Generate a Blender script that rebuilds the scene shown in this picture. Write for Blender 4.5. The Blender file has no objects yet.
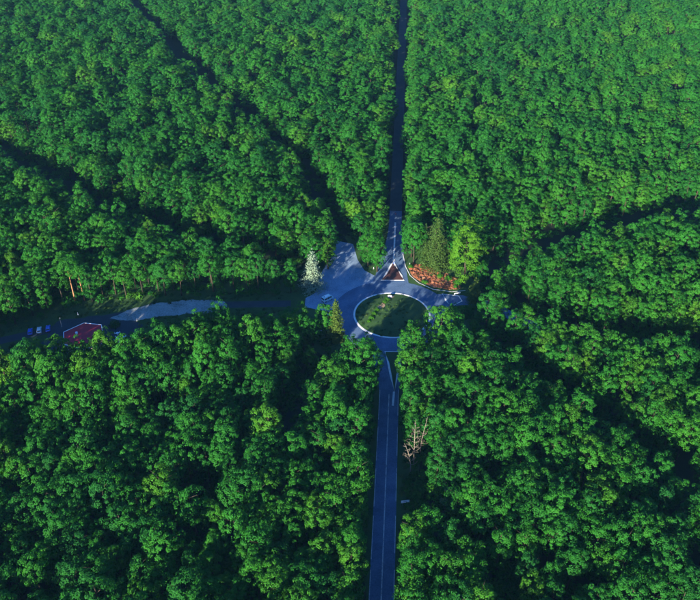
import bpy, bmesh, math, random
import numpy as np
from mathutils import Vector, Matrix

S = bpy.context.scene
COL = S.collection
R = math.radians
random.seed(7)
rng = np.random.default_rng(11)

# ------------------------------------------------------------------ camera, sky, sun, exposure
CAM_H, PITCH = 186.0, 35.0
cam_d = bpy.data.cameras.new('camera')
cam = bpy.data.objects.new('camera', cam_d); COL.objects.link(cam)
cam.location = (0, 0, CAM_H)
cam.rotation_euler = (R(90 - PITCH), 0, 0)
cam_d.sensor_width = 36.0
cam_d.lens = 36.0 * 761 / 700
cam_d.clip_end = 12000
S.camera = cam

SUN_EL, SUN_AZ = 15.3, 28.0          # light travels forward and to the right (azimuth from +Y towards +X)
w = bpy.data.worlds.new('World'); S.world = w; w.use_nodes = True
nt = w.node_tree
bg = nt.nodes['Background']; sky = nt.nodes.new('ShaderNodeTexSky')
sky.sky_type = 'NISHITA'; sky.sun_disc = False
sky.sun_elevation = R(SUN_EL); sky.sun_rotation = R(180 + SUN_AZ)
sky.ozone_density = 10.0; sky.air_density = 1.0; sky.dust_density = 0.4
nt.links.new(sky.outputs[0], bg.inputs[0]); bg.inputs[1].default_value = 0.095
sd = bpy.data.lights.new('sun', 'SUN'); sd.energy = 5.0; sd.angle = R(0.6); sd.color = (1.0, 0.9, 0.72)
sun = bpy.data.objects.new('sun', sd); COL.objects.link(sun)
_d = Vector((math.sin(R(SUN_AZ)) * math.cos(R(SUN_EL)), math.cos(R(SUN_AZ)) * math.cos(R(SUN_EL)), -math.sin(R(SUN_EL))))
sun.rotation_euler = _d.to_track_quat('-Z', 'Y').to_euler()
sun.location = (-80, -60, 260)
S.view_settings.view_transform = 'Standard'
S.view_settings.look = 'None'
S.view_settings.exposure = 1.92
S.view_settings.gamma = 1.0
S.render.engine = 'CYCLES'
cy = S.cycles
cy.max_bounces = 5; cy.diffuse_bounces = 2; cy.glossy_bounces = 2; cy.transmission_bounces = 3
cy.transparent_max_bounces = 4; cy.volume_bounces = 0
cy.use_denoising = True

# ------------------------------------------------------------------ helpers
def tag(o, label=None, cat=None, group=None, kind=None):
    if label: o['label'] = label
    if cat: o['category'] = cat
    if group: o['group'] = group
    if kind: o['kind'] = kind
    return o

def empty(name, loc, rz=0.0):
    o = bpy.data.objects.new(name, None); COL.objects.link(o)
    o.location = loc; o.rotation_euler = (0, 0, rz); o.empty_display_size = 0.5
    return o

class MB:
    """collects shapes for ONE mesh"""
    def __init__(s): s.v = []; s.f = []
    def add(s, vs, fs):
        n = len(s.v); s.v += [tuple(v) for v in vs]; s.f += [tuple(i + n for i in f) for f in fs]; return s
    def box(s, cx, cy, cz, sx, sy, sz, rz=0.0, taper=1.0):
        vs = []
        for dz, k in ((-.5, 1), (.5, taper)):
            for dx, dy in ((-.5, -.5), (.5, -.5), (.5, .5), (-.5, .5)):
                x, y = dx * sx * k, dy * sy * k
                vs.append((cx + x * math.cos(rz) - y * math.sin(rz), cy + x * math.sin(rz) + y * math.cos(rz), cz + dz * sz))
        return s.add(vs, [(3, 2, 1, 0), (4, 5, 6, 7), (0, 1, 5, 4), (1, 2, 6, 5), (2, 3, 7, 6), (3, 0, 4, 7)])
    def prism(s, poly, z0, z1):
        n = len(poly)
        vs = [(x, y, z0) for x, y in poly] + [(x, y, z1) for x, y in poly]
        return s.add(vs, [tuple(range(n))[::-1], tuple(range(n, 2 * n))] + [(i, (i + 1) % n, n + (i + 1) % n, n + i) for i in range(n)])
    def extr(s, prof, y0, y1, axis='y'):
        """extrude an (x,z) profile along y"""
        n = len(prof)
        vs = [(x, y0, z) for x, z in prof] + [(x, y1, z) for x, z in prof]
        return s.add(vs, [tuple(range(n)), tuple(range(n, 2 * n))[::-1]] + [(i, n + i, n + (i + 1) % n, (i + 1) % n) for i in range(n)])
    def tube(s, pts, rad, n=6):
        pts = [Vector(p) for p in pts]; rings = []
        for i, p in enumerate(pts):
            d = (pts[min(i + 1, len(pts) - 1)] - pts[max(i - 1, 0)]).normalized()
            a = d.orthogonal().normalized() if abs(d.z) < .99 else Vector((1, 0, 0))
            b = d.cross(a).normalized()
            r = rad[i] if hasattr(rad, '__len__') else rad
            rings.append([p + (a * math.cos(2 * math.pi * k / n) + b * math.sin(2 * math.pi * k / n)) * r for k in range(n)])
        vs = [q for rg in rings for q in rg]; fs = []
        for i in range(len(pts) - 1):
            for k in range(n):
                fs.append((i * n + k, i * n + (k + 1) % n, (i + 1) * n + (k + 1) % n, (i + 1) * n + k))
        fs.append(tuple(range(n))[::-1]); fs.append(tuple(range((len(pts) - 1) * n, len(pts) * n)))
        return s.add(vs, fs)
    def disc_ring(s, cx, cy, r0, r1, z0, z1, n=72, a0=0, a1=360):
        full = abs(a1 - a0 - 360) < 1e-6
        k = n if full else n + 1
        vs = []
        for i in range(k):
            a = R(a0 + (a1 - a0) * i / n); ca, sa = math.cos(a), math.sin(a)
            vs += [(cx + r0 * ca, cy + r0 * sa, z0), (cx + r0 * ca, cy + r0 * sa, z1), (cx + r1 * ca, cy + r1 * sa, z1), (cx + r1 * ca, cy + r1 * sa, z0)]
        fs = []
        for i in range(n):
            j = (i + 1) % k
            for q in range(3): fs.append((4 * i + q, 4 * i + q + 1, 4 * j + q + 1, 4 * j + q))
        return s.add(vs, fs)
    def mesh(s, name):
        m = bpy.data.meshes.new(name); m.from_pydata(s.v, [], s.f)
        bm = bmesh.new(); bm.from_mesh(m); bmesh.ops.recalc_face_normals(bm, faces=bm.faces); bm.to_mesh(m); bm.free()
        return m
    def build(s, name, mat, parent=None, bevel=0, smooth=False):
        m = s.mesh(name); m.materials.append(mat)
        if smooth: m.polygons.foreach_set('use_smooth', [True] * len(m.polygons))
        o = bpy.data.objects.new(name, m); COL.objects.link(o)
        if parent: o.parent = parent
        if bevel:
            b = o.modifiers.new('bevel', 'BEVEL'); b.width = bevel; b.segments = 2; b.limit_method = 'ANGLE'
        return o

def flat(verts, z):   # top surface from an outline
    m = MB(); m.add([(x, y, z) for x, y in verts], [tuple(range(len(verts)))]); return m

def strip(pts, z, hl, hr=None, step=4.0):
    """a ribbon along a polyline with left and right half widths (functions of arc length or numbers)"""
    hr = hl if hr is None else hr
    fl = hl if callable(hl) else (lambda t: hl); fr = hr if callable(hr) else (lambda t: hr)
    P = []; acc = 0
    for (x0, y0), (x1, y1) in zip(pts[:-1], pts[1:]):
        L = math.hypot(x1 - x0, y1 - y0); n = max(1, int(L / step))
        for i in range(n): P.append((x0 + (x1 - x0) * i / n, y0 + (y1 - y0) * i / n, acc + L * i / n))
        acc += L
    P.append((pts[-1][0], pts[-1][1], acc))
    vs = []; fs = []
    for i, (x, y, t) in enumerate(P):
        a = P[max(i - 1, 0)]; b = P[min(i + 1, len(P) - 1)]
        dx, dy = b[0] - a[0], b[1] - a[1]; L = math.hypot(dx, dy); nx, ny = -dy / L, dx / L
        vs += [(x + nx * fl(t), y + ny * fl(t), z), (x - nx * fr(t), y - ny * fr(t), z)]
        if i: fs.append((2 * i - 2, 2 * i - 1, 2 * i + 1, 2 * i))
    m = MB(); m.add(vs, fs); return m

# ------------------------------------------------------------------ materials
def mat(name, rough=0.8, spec=0.2):
    m = bpy.data.materials.new(name); m.use_nodes = True
    b = m.node_tree.nodes['Principled BSDF']; b.inputs['Roughness'].default_value = rough
    b.inputs['Specular IOR Level'].default_value = spec
    return m, m.node_tree, b

def ramp(nt, fac, stops):
    r = nt.nodes.new('ShaderNodeValToRGB')
    while len(r.color_ramp.elements) < len(stops): r.color_ramp.elements.new(0.5)
    for e, (p, c) in zip(r.color_ramp.elements, stops): e.position = p; e.color = (*c, 1)
    nt.links.new(fac, r.inputs[0]); return r.outputs[0]

def noise(nt, scale, detail=4, rough=0.6, coord='Object'):
    tc = nt.nodes.new('ShaderNodeTexCoord'); n = nt.nodes.new('ShaderNodeTexNoise')
    n.inputs['Scale'].default_value = scale; n.inputs['Detail'].default_value = detail; n.inputs['Roughness'].default_value = rough
    nt.links.new(tc.outputs[coord], n.inputs['Vector']); return n.outputs['Fac']

def mixc(nt, fac, a, b, mode='MIX'):
    m = nt.nodes.new('ShaderNodeMix'); m.data_type = 'RGBA'; m.blend_type = mode
    for s, v in ((m.inputs[0], fac), (m.inputs[6], a), (m.inputs[7], b)):
        if hasattr(v, 'links') or hasattr(v, 'is_output'): nt.links.new(v, s)
        else: s.default_value = v if isinstance(v, float) else (*v, 1)
    return m.outputs[2]

def bump(nt, b, h, strength=0.4, dist=0.1):
    n = nt.nodes.new('ShaderNodeBump'); n.inputs['Strength'].default_value = strength; n.inputs['Distance'].default_value = dist
    nt.links.new(h, n.inputs['Height']); nt.links.new(n.outputs[0], b.inputs['Normal'])

def noisy(name, stops, scale, scale2=None, rough=0.85, spec=0.15, bmp=0.3, bd=0.05):
    m, nt, b = mat(name, rough, spec)
    f = noise(nt, scale)
    if scale2:
        mx = nt.nodes.new('ShaderNodeMath'); mx.operation = 'MULTIPLY_ADD'; mx.inputs[1].default_value = 0.5
        ad = nt.nodes.new('ShaderNodeMath'); ad.operation = 'MULTIPLY'; ad.inputs[1].default_value = 0.5
        nt.links.new(noise(nt, scale2, 3), ad.inputs[0]); nt.links.new(f, mx.inputs[0]); nt.links.new(ad.outputs[0], mx.inputs[2]); f = mx.outputs[0]
    nt.links.new(ramp(nt, f, stops), b.inputs['Base Color'])
    if bmp: bump(nt, b, f, bmp, bd)
    return m

M = {}
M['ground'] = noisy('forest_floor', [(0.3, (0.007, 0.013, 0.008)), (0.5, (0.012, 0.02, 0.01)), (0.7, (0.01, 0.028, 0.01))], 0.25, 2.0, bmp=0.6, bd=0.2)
M['asphalt'] = noisy('asphalt', [(0.36, (0.048, 0.084, 0.145)), (0.5, (0.074, 0.124, 0.21)), (0.64, (0.108, 0.168, 0.26))], 0.16, 2.2, rough=0.75, bmp=0.15, bd=0.01)  # blue cast of the skylight is put into the base colour
M['asphalt_old'] = noisy('worn_asphalt', [(0.36, (0.11, 0.165, 0.235)), (0.5, (0.18, 0.255, 0.36)), (0.64, (0.26, 0.345, 0.45))], 0.14, 1.8, rough=0.85, bmp=0.2, bd=0.02)  # carries skylight blue in its colour as well
M['lane'] = noisy('shade_darkened_lane', [(0.3, (0.022, 0.034, 0.045)), (0.55, (0.035, 0.05, 0.062)), (0.75, (0.05, 0.068, 0.08))], 0.2, 2.0, bmp=0.3, bd=0.03)  # road surface darkened in colour to stand in for tree shade
M['gravel'] = noisy('pale_gravel', [(0.34, (0.10, 0.13, 0.12)), (0.48, (0.24, 0.275, 0.28)), (0.66, (0.36, 0.40, 0.41))], 0.14, 1.6, bmp=0.4, bd=0.03)
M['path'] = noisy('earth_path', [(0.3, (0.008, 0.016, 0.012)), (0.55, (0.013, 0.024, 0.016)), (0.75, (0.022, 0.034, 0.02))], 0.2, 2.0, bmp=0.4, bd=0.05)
M['grass'] = noisy('rough_grass', [(0.3, (0.016, 0.04, 0.014)), (0.5, (0.03, 0.075, 0.02)), (0.72, (0.055, 0.095, 0.03))], 0.2, 2.4, bmp=0.6, bd=0.1)
M['paint'] = noisy('white_road_paint', [(0.35, (0.5, 0.52, 0.52)), (0.6, (0.8, 0.8, 0.8))], 0.8, 6.0, rough=0.6, bmp=0)
M['paint_worn'] = noisy('worn_road_paint', [(0.36, (0.12, 0.13, 0.15)), (0.5, (0.42, 0.44, 0.45)), (0.7, (0.62, 0.63, 0.63))], 0.5, 5.0, rough=0.7, bmp=0)
M['kerb'] = noisy('pale_kerb_stone', [(0.3, (0.5, 0.5, 0.48)), (0.7, (0.78, 0.78, 0.76))], 0.6, 4.0, rough=0.8, bmp=0.1)
M['brick_red'] = noisy('red_brown_paving', [(0.3, (0.055, 0.026, 0.026)), (0.7, (0.11, 0.048, 0.042))], 0.8, 6.0, bmp=0.2)
M['bed'] = noisy('red_earth', [(0.3, (0.13, 0.055, 0.03)), (0.5, (0.30, 0.11, 0.06)), (0.72, (0.42, 0.23, 0.15))], 0.3, 2.5, bmp=0.6, bd=0.1)
M['sand'] = noisy('sandy_soil', [(0.3, (0.2, 0.13, 0.07)), (0.7, (0.4, 0.29, 0.18))], 0.5, 4.0)
M['stone'] = noisy('pale_stone', [(0.3, (0.38, 0.35, 0.3)), (0.7, (0.6, 0.57, 0.5))], 1.2, 6.0)
M['bark'] = noisy('bark', [(0.3, (0.022, 0.018, 0.013)), (0.7, (0.06, 0.048, 0.034))], 1.2, 6.0, bmp=0.6, bd=0.03)
M['bark_orange'] = noisy('orange_pine_bark', [(0.3, (0.16, 0.075, 0.035)), (0.7, (0.36, 0.19, 0.09))], 0.8, 5.0, bmp=0.6, bd=0.03)
M['deadwood'] = noisy('bleached_dead_wood', [(0.3, (0.10, 0.085, 0.065)), (0.7, (0.22, 0.19, 0.15))], 0.8, 5.0, bmp=0.4, bd=0.02)
M['roof'] = noisy('maroon_roof', [(0.3, (0.32, 0.018, 0.036)), (0.7, (0.44, 0.03, 0.055))], 0.4, 4.0, rough=0.6, bmp=0.1)
M['render'] = noisy('cream_render', [(0.3, (0.5, 0.47, 0.4)), (0.7, (0.66, 0.63, 0.56))], 0.5, 4.0, bmp=0.1)
M['white'] = noisy('white_trim', [(0.3, (0.74, 0.75, 0.76)), (0.7, (0.85, 0.85, 0.85))], 0.5, 4.0, rough=0.5, bmp=0)
M['wood'] = noisy('brown_wood', [(0.3, (0.06, 0.035, 0.02)), (0.7, (0.13, 0.08, 0.045))], 1.0, 6.0)
M['metal'] = noisy('galvanised_metal', [(0.3, (0.22, 0.23, 0.24)), (0.7, (0.36, 0.37, 0.38))], 2.0, None, rough=0.45, bmp=0)
M['dark'] = noisy('dark_plastic', [(0.3, (0.012, 0.012, 0.014)), (0.7, (0.03, 0.03, 0.034))], 2.0, None, rough=0.5, bmp=0)
M['tyre'] = noisy('tyre_rubber', [(0.3, (0.012, 0.012, 0.012)), (0.7, (0.03, 0.03, 0.03))], 3.0, None, rough=0.9, bmp=0)
M['glass'] = noisy('dark_glass', [(0.3, (0.015, 0.02, 0.025)), (0.7, (0.03, 0.04, 0.05))], 0.5, None, rough=0.08, spec=0.6, bmp=0)
M['grey_print'] = noisy('grey_print', [(0.3, (0.2, 0.22, 0.25)), (0.7, (0.3, 0.32, 0.36))], 3.0, None, bmp=0)
M['sign_red'] = noisy('red_sign_face', [(0.3, (0.45, 0.03, 0.03)), (0.7, (0.6, 0.05, 0.05))], 2.0, None, rough=0.4, bmp=0)
M['sign_blue'] = noisy('blue_sign_face', [(0.3, (0.02, 0.08, 0.4)), (0.7, (0.03, 0.11, 0.5))], 2.0, None, rough=0.4, bmp=0)
def car_paint(name, c):
    m = noisy(name, [(0.3, tuple(x * .85 for x in c)), (0.7, c)], 0.6, None, rough=0.3, spec=0.5, bmp=0)
    m.node_tree.nodes['Principled BSDF'].inputs['Coat Weight'].default_value = 0.4
    return m
M['van_paint'] = car_paint('pale_aqua_van_paint', (0.62, 0.78, 0.78))
M['car_blue'] = car_paint('blue_car_paint', (0.03, 0.12, 0.62))
M['car_white'] = car_paint('white_car_paint', (0.75, 0.78, 0.8))

def leaf_mat(name, c_dark, c_mid, c_yel, var=1.0, transl=0.22):
    """leaves: hue from a per-tree 'tint' value, from where the tree stands and from leaf to leaf"""
    m = bpy.data.materials.new(name); m.use_nodes = True
    nt = m.node_tree; b = nt.nodes['Principled BSDF']; out = nt.nodes['Material Output']
    b.inputs['Roughness'].default_value = 0.6; b.inputs['Specular IOR Level'].default_value = 0.06
    at = nt.nodes.new('ShaderNodeAttribute'); at.attribute_type = 'INSTANCER'; at.attribute_name = 'tint'
    oi = nt.nodes.new('ShaderNodeObjectInfo')
    loc = nt.nodes.new('ShaderNodeTexNoise'); loc.inputs['Scale'].default_value = 0.012; loc.inputs['Detail'].default_value = 2
    nt.links.new(oi.outputs['Location'], loc.inputs['Vector'])
    f2 = noise(nt, 0.9, 3)
    def ma(op, a, c):
        n = nt.nodes.new('ShaderNodeMath'); n.operation = op
        for s, v in zip(n.inputs, (a, c)):
            if isinstance(v, (int, float)): s.default_value = v
            else: nt.links.new(v, s)
        return n.outputs[0]
    t = ma('ADD', at.outputs['Fac'], ma('MULTIPLY', ma('SUBTRACT', loc.outputs['Fac'], 0.5), 0.7 * var))
    t = ma('ADD', t, ma('MULTIPLY', ma('SUBTRACT', f2, 0.5), 0.5 * var))
    c = ramp(nt, t, [(0.05, c_dark), (0.5, c_mid), (0.95, c_yel)])
    nt.links.new(c, b.inputs['Base Color'])
    tr = nt.nodes.new('ShaderNodeBsdfTranslucent')
    nt.links.new(mixc(nt, 1.0, c, (1.0, 1.0, 0.55), 'MULTIPLY'), tr.inputs['Color'])
    mx = nt.nodes.new('ShaderNodeMixShader'); mx.inputs[0].default_value = transl
    nt.links.new(b.outputs[0], mx.inputs[1]); nt.links.new(tr.outputs[0], mx.inputs[2]); nt.links.new(mx.outputs[0], out.inputs['Surface'])
    return m
M['leaf'] = leaf_mat('broadleaf_foliage', (0.009, 0.074, 0.014), (0.018, 0.117, 0.011), (0.048, 0.15, 0.010))
M['leaf_bright'] = leaf_mat('yellow_green_foliage', (0.03, 0.12, 0.01), (0.05, 0.158, 0.009), (0.075, 0.175, 0.01), .8, 0.25)
M['leaf_spruce'] = leaf_mat('olive_spruce_needles', (0.016, 0.052, 0.012), (0.04, 0.085, 0.016), (0.09, 0.115, 0.025), 1.2, 0.15)
M['leaf_blue'] = leaf_mat('silver_blue_needles', (0.12, 0.19, 0.13), (0.19, 0.27, 0.18), (0.27, 0.34, 0.24), 1.0, 0.15)
M['leaf_column'] = leaf_mat('yellow_olive_needles', (0.03, 0.075, 0.016), (0.065, 0.115, 0.018), (0.11, 0.145, 0.025), 1.2, 0.2)
M['leaf_pale'] = leaf_mat('grey_green_leaves', (0.07, 0.13, 0.06), (0.11, 0.18, 0.08), (0.16, 0.23, 0.1), 1.0, 0.3)
M['fern'] = leaf_mat('rusty_bracken', (0.08, 0.065, 0.025), (0.36, 0.125, 0.06), (0.45, 0.24, 0.14), 2.2, 0.2)
M['grassblade'] = leaf_mat('grass_blades', (0.014, 0.045, 0.014), (0.03, 0.085, 0.02), (0.07, 0.12, 0.03), 1.4, 0.3)

# ------------------------------------------------------------------ foliage meshes
def leaves_mesh(name, P, N, size, material, aspect=0.62):
    """one small folded leaf-clump face (two triangles) for each point"""
    n = len(P); N = N / np.linalg.norm(N, axis=1)[:, None]
    a = rng.normal(size=(n, 3)); t = np.cross(N, a); t /= np.linalg.norm(t, axis=1)[:, None]
    bt = np.cross(N, t); s = size * rng.uniform(.65, 1.35, n)
    s = s[:, None]; fold = N * s * 0.18
    V = np.empty((n, 4, 3)); V[:, 0] = P - t * s * .5; V[:, 1] = P + bt * s * aspect * .5 - fold; V[:, 2] = P + t * s * .5; V[:, 3] = P - bt * s * aspect * .5 - fold
    m = bpy.data.meshes.new(name); m.vertices.add(4 * n); m.vertices.foreach_set('co', V.reshape(-1).astype(np.float32))
    base = (np.arange(n) * 4)[:, None]
    L = (base + np.array([[0, 1, 2, 0, 2, 3]])).reshape(-1)
    m.loops.add(6 * n); m.loops.foreach_set('vertex_index', L.astype(np.int32))
    m.polygons.add(2 * n); m.polygons.foreach_set('loop_start', (np.arange(2 * n) * 3).astype(np.int32))
    m.materials.append(material); m.update(); m.validate()
    return m

def unit(n):
    v = rng.normal(size=(n, 3)); return v / np.linalg.norm(v, axis=1)[:, None]

def crown_mesh(name, z0, z1, rad, nl=62, per=62, lobe=(0.85, 1.55), leaf=0.55, material=None, low=-0.55):
    """an uneven broadleaf crown: many branch-end clumps, each a bunch of leaf faces; about 4000 faces pairs"""
    h = (z1 - z0) / 2; c = np.array([0, 0, z0 + h * 0.9])
    ph = rng.uniform(0, 6.28, 6); am = rng.uniform(.05, .15, 3)
    P = []; N = []
    off = rng.uniform(-.12, .12, 2) * rad
    # a few main boughs make sub-domes so that the outline is not one ball
    boughs = unit(7); boughs[:, 2] = np.abs(boughs[:, 2]) * 0.9 - 0.1
    for i in range(nl):
        d = unit(1)[0]
        while d[2] < low or (d[2] < 0 and rng.random() < .35): d = unit(1)[0]
        az = math.atan2(d[1], d[0])
        k = 1 + am[0] * math.sin(2 * az + ph[0]) + am[1] * math.sin(3 * az + ph[1]) + am[2] * math.sin(5 * d[2] + ph[2])
        near = max(float(np.dot(d, b / np.linalg.norm(b))) for b in boughs)
        k *= 0.82 + 0.23 * max(0, min(1, (near - .55) / .4))
        sh = rng.uniform(.84, 1.04) if rng.random() < .86 else rng.uniform(.4, .7)
        zz = d[2] if d[2] > 0 else d[2] * 0.9
        p = c + np.array([d[0] * rad * k * sh + off[0], d[1] * rad * k * sh + off[1], zz * h * 1.08 * k * sh])
        r = rng.uniform(*lobe)
        u = unit(per); od = d * np.array([1, 1, 1.2]); od = od / np.linalg.norm(od)
        u = u + od * 0.55 + np.array([0, 0, .25]); u /= np.linalg.norm(u, axis=1)[:, None]
        q = p + u * (r * rng.uniform(.72, 1.08, per))[:, None] * np.array([1.1, 1.1, .8])
        P.append(q); N.append(u * .75 + od * .75 + np.array([0, 0, .1]) + rng.normal(size=(per, 3)) * .36)
    return leaves_mesh(name, np.concatenate(P), np.concatenate(N), leaf, material or M['leaf'])

def conifer_mesh(name, z0, z1, rad, material, tiers=15, leaf=0.55, dens=1.0, narrow=1.0, shape=0.85):
    P = []; N = []
    for i in range(tiers):
        t = i / (tiers - 1); z = z0 + (z1 - z0) * t; r = rad * (1 - t) ** shape + 0.25
        nb = max(5, int(13 * (1 - t) + 5)); a0 = rng.uniform(0, 6.28)
        for b in range(nb):
            a = a0 + 6.283 * b / nb + rng.normal() * .16; rr = r * rng.uniform(.55, 1.15); n = int(34 * dens * (0.35 + rr / rad))
            s = rng.uniform(.12, 1, n) ** .8; w = rng.normal(size=n) * 0.16 * (0.3 + s) * rr * .8
            x = np.cos(a) * s * rr - np.sin(a) * w; y = np.sin(a) * s * rr + np.cos(a) * w
            zz = z - s * rr * 0.34 + rng.normal(size=n) * .18 + s ** 3 * .3
            P.append(np.stack([x, y, zz], 1)); N.append(np.stack([np.cos(a) * .5 + np.zeros(n), np.sin(a) * .5 + np.zeros(n), np.ones(n)], 1) + rng.normal(size=(n, 3)) * .45)
    return leaves_mesh(name, np.concatenate(P), np.concatenate(N), leaf, material)

def trunk_mesh(name, h, r, limbs=7, material=None, bare=0.42):
    m = MB(); b = [rng.normal() * .25 for _ in range(4)]
    pts = [(0, 0, -0.15), (b[0] * .3, b[1] * .3, h * .2), (b[0], b[1], h * .5), (b[2] + b[0], b[3] + b[1], h * .8)]
    m.tube(pts, [r * 1.35, r, r * .75, r * .3], 7)
    for i in range(limbs):
        t = bare + (0.78 - bare) * i / max(1, limbs - 1); a = i * 2.4 + rng.uniform(-.4, .4)
        k = min(1, t / .5); bx, by = b[0] * k, b[1] * k; L = h * rng.uniform(.13, .2) * (1.25 - t * .5)
        m.tube([(bx, by, h * t), (bx + math.cos(a) * L * .55, by + math.sin(a) * L * .55, h * t + L * .5), (bx + math.cos(a) * L, by + math.sin(a) * L, h * t + L * .8)],
               [r * .4, r * .26, r * .08], 5)
    me = m.mesh(name); me.materials.append(material or M['bark']); me.polygons.foreach_set('use_smooth', [True] * len(me.polygons)); return me

# eleven broadleaf kinds: (crown mesh, trunk mesh, height)
KINDS = []
for i in range(11):
    hgt = rng.uniform(16.5, 19.5); rad = rng.uniform(3.6, 4.5)
    base = hgt * rng.uniform(.3, .4)
    if i >= 8: base = 1.2; rad *= .95                      # edge trees leafed to the ground
    crown = crown_mesh('crown', base, hgt, rad, nl=92 if i < 8 else 112, per=46, lobe=(.5, 1.05), leaf=rng.uniform(.40, .48), low=-.55 if i < 8 else -.95)
    KINDS.append((crown, trunk_mesh('trunk', hgt, rng.uniform(.2, .3)), hgt))
def joined(me1, me2, name):
    bm = bmesh.new(); bm.from_mesh(me1); n = len(bm.faces); bm.from_mesh(me2); bm.faces.ensure_lookup_table()
    for f in bm.faces[n:]: f.material_index = 1
    m = bpy.data.meshes.new(name); bm.to_mesh(m); bm.free()
    m.materials.append(me1.materials[0]); m.materials.append(me2.materials[0]); return m
tree_src = bpy.data.collections.new('tree_sources')
for i, (c, t, h) in enumerate(KINDS):
    tree_src.objects.link(bpy.data.objects.new('tree_source_%02d' % i, joined(c, t, 'tree')))

# ------------------------------------------------------------------ layout of the place (metres; the roads meet in a star)
RC = (17.4, 255.0)                                       # middle of the roundabout
R_IN, R_OUT = 16.0, 25.0
def road_x(y): return 17.4 + 0.067 * (y - 255)
SPLIT_Y = 345
SOUTH = [(road_x(y), y) for y in (20, 231)]
NORTH = [(road_x(y), y) for y in (279, SPLIT_Y)]
WEST = [(-4, 264), (-25, 263), (-55, 262), (-85, 258), (-108, 250), (-130, 241), (-165, 226), (-260, 190)]
NWR = [(4, 272), (0, 292), (-3, 312), (-27, 387), (-62, 456), (-101, 524), (-190, 716), (-260, 870)]
WNW = [(-8, 275), (-18, 281), (-54, 297), (-79, 310), (-107, 330), (-136, 351), (-193, 400), (-330, 510)]
NER = [(42, 274), (62, 288), (98, 308), (140, 325), (174, 337), (300, 389), (420, 437)]
EAR = [(40, 262), (59, 262), (75, 245), (92, 236), (132, 227), (220, 210)]
SER = [(36, 241), (47, 238), (60, 224), (67, 211), (78, 193), (93, 177), (104, 162), (140, 120)]
SWR = [(3, 240), (-7.3, 220), (-13.6, 207.7), (-24, 187)]
SIDE = [(12, 152), (23, 149), (30, 143), (37, 130), (44, 112)]
CORR = [(SOUTH, 7.2), ([(road_x(279), 279), (road_x(1000), 1000)], 7.0), (NWR, 7.4), (WNW, 9.6), (NER[:2], 6.5), (NER[1:3], 10.5), (NER[2:], 14.5), (EAR[:2], 7.5), (EAR[1:], 10.0), (SER, 6.9), (SWR, 6.6), (SIDE, 5.0), (WEST, 8.0)]
CLEAR = [(-140, 222), (-134, 214), (-112, 214), (-106, 218), (-86, 218), (-60, 232), (-45, 239), (-10, 240), (-2, 256), (-12, 269), (-58, 269), (-95, 267.5), (-116, 262), (-142, 244)]
HOLES = [(-258, 455, 9), (-186, 430, 8), (-168, 370, 8), (-238, 690, 12), (-62, 190, 7), (-43, 155, 7), (-46, 138, 6), (-118, 190, 6),
         (96, 478, 7), (125, 476, 7), (158, 484, 8), (145, 430, 7), (66, 155, 6), (88, 205, 6), (40, 184, 5), (210, 420, 8), (-120, 560, 10), (60, 560, 8), (190, 610, 9)]
def seg_d(px, py, a, b):
    dx, dy = b[0] - a[0], b[1] - a[1]; t = max(0, min(1, ((px - a[0]) * dx + (py - a[1]) * dy) / (dx * dx + dy * dy)))
    return math.hypot(px - a[0] - dx * t, py - a[1] - dy * t)
def inside(px, py, poly):
    r = False; j = len(poly) - 1
    for i in range(len(poly)):
        (xi, yi), (xj, yj) = poly[i], poly[j]
        if (yi > py) != (yj > py) and px < (xj - xi) * (py - yi) / (yj - yi) + xi: r = not r
        j = i
    return r
def openness(x, y):
    """metres from the nearest trunk-free space; negative inside it"""
    d = 99.0
    for pl, hw in CORR:
        for a, b in zip(pl[:-1], pl[1:]):
            if min(a[0], b[0]) - 25 < x < max(a[0], b[0]) + 25 and min(a[1], b[1]) - 25 < y < max(a[1], b[1]) + 25:
                d = min(d, seg_d(x, y, a, b) - hw)
    d = min(d, math.hypot(x - RC[0], y - RC[1]) - R_OUT - 4.0)
    if d > 0 and inside(x, y, CLEAR): return -1
    for hx, hy, hr in HOLES: 
        q = math.hypot(x - hx, y - hy) - hr
        if q < 0: return -1
    return d

# special single trees keep their own room
SPECIAL = [(-17.5, 271.5, 7.5), (-5.6, 238.5, 4.0), (38.5, 291, 10), (51, 283, 9.5), (44, 275, 8), (52.5, 264.5, 4.5), (21.5, 170, 3.0), (23.5, 174, 2.0), (-116, 265, 3), (-112, 266.5, 3), (29.5, 152.5, 3), (-6, 230, 8), (-11, 227, 7), (4, 209.5, 5.0), (3, 226, 8), (12, 305, 8), (19, 146, 6), (20, 155, 6.5), (20.5, 165, 5.5), (33, 229, 5), (23.6, 219, 5), (21.8, 207.5, 5), (37.5, 236, 4), (31, 288, 7), (36, 282, 7), (50, 251, 8), (23, 171, 4.5)]

def rough(poly, amp=.6, step=2.0):
    """an outline with a worn, uneven edge"""
    out = []
    for i in range(len(poly)):
        (x0, y0), (x1, y1) = poly[i], poly[(i + 1) % len(poly)]; L = math.hypot(x1 - x0, y1 - y0); n = max(1, int(L / step))
        for k in range(n):
            t = k / n; a = amp * (random.uniform(-.6, .6) + .8 * math.sin(.35 * (x0 + y0 * 1.7) + t * L * .4)) * (1 if k else .3)
            out.append((x0 + (x1 - x0) * t - (y1 - y0) / L * a, y0 + (y1 - y0) * t + (x1 - x0) / L * a))
    return out
# ------------------------------------------------------------------ ground, roads
g = MB(); n = 24; ext = 3000
g.add([(-ext + 2 * ext * i / n, -ext + 2 * ext * j / n, 0) for j in range(n + 1) for i in range(n + 1)],
      [(j * (n + 1) + i, j * (n + 1) + i + 1, (j + 1) * (n + 1) + i + 1, (j + 1) * (n + 1) + i) for j in range(n) for i in range(n)])
tag(g.build('ground', M['ground']), 'dark leaf-littered forest floor under the trees', 'ground', kind='structure')

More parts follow.
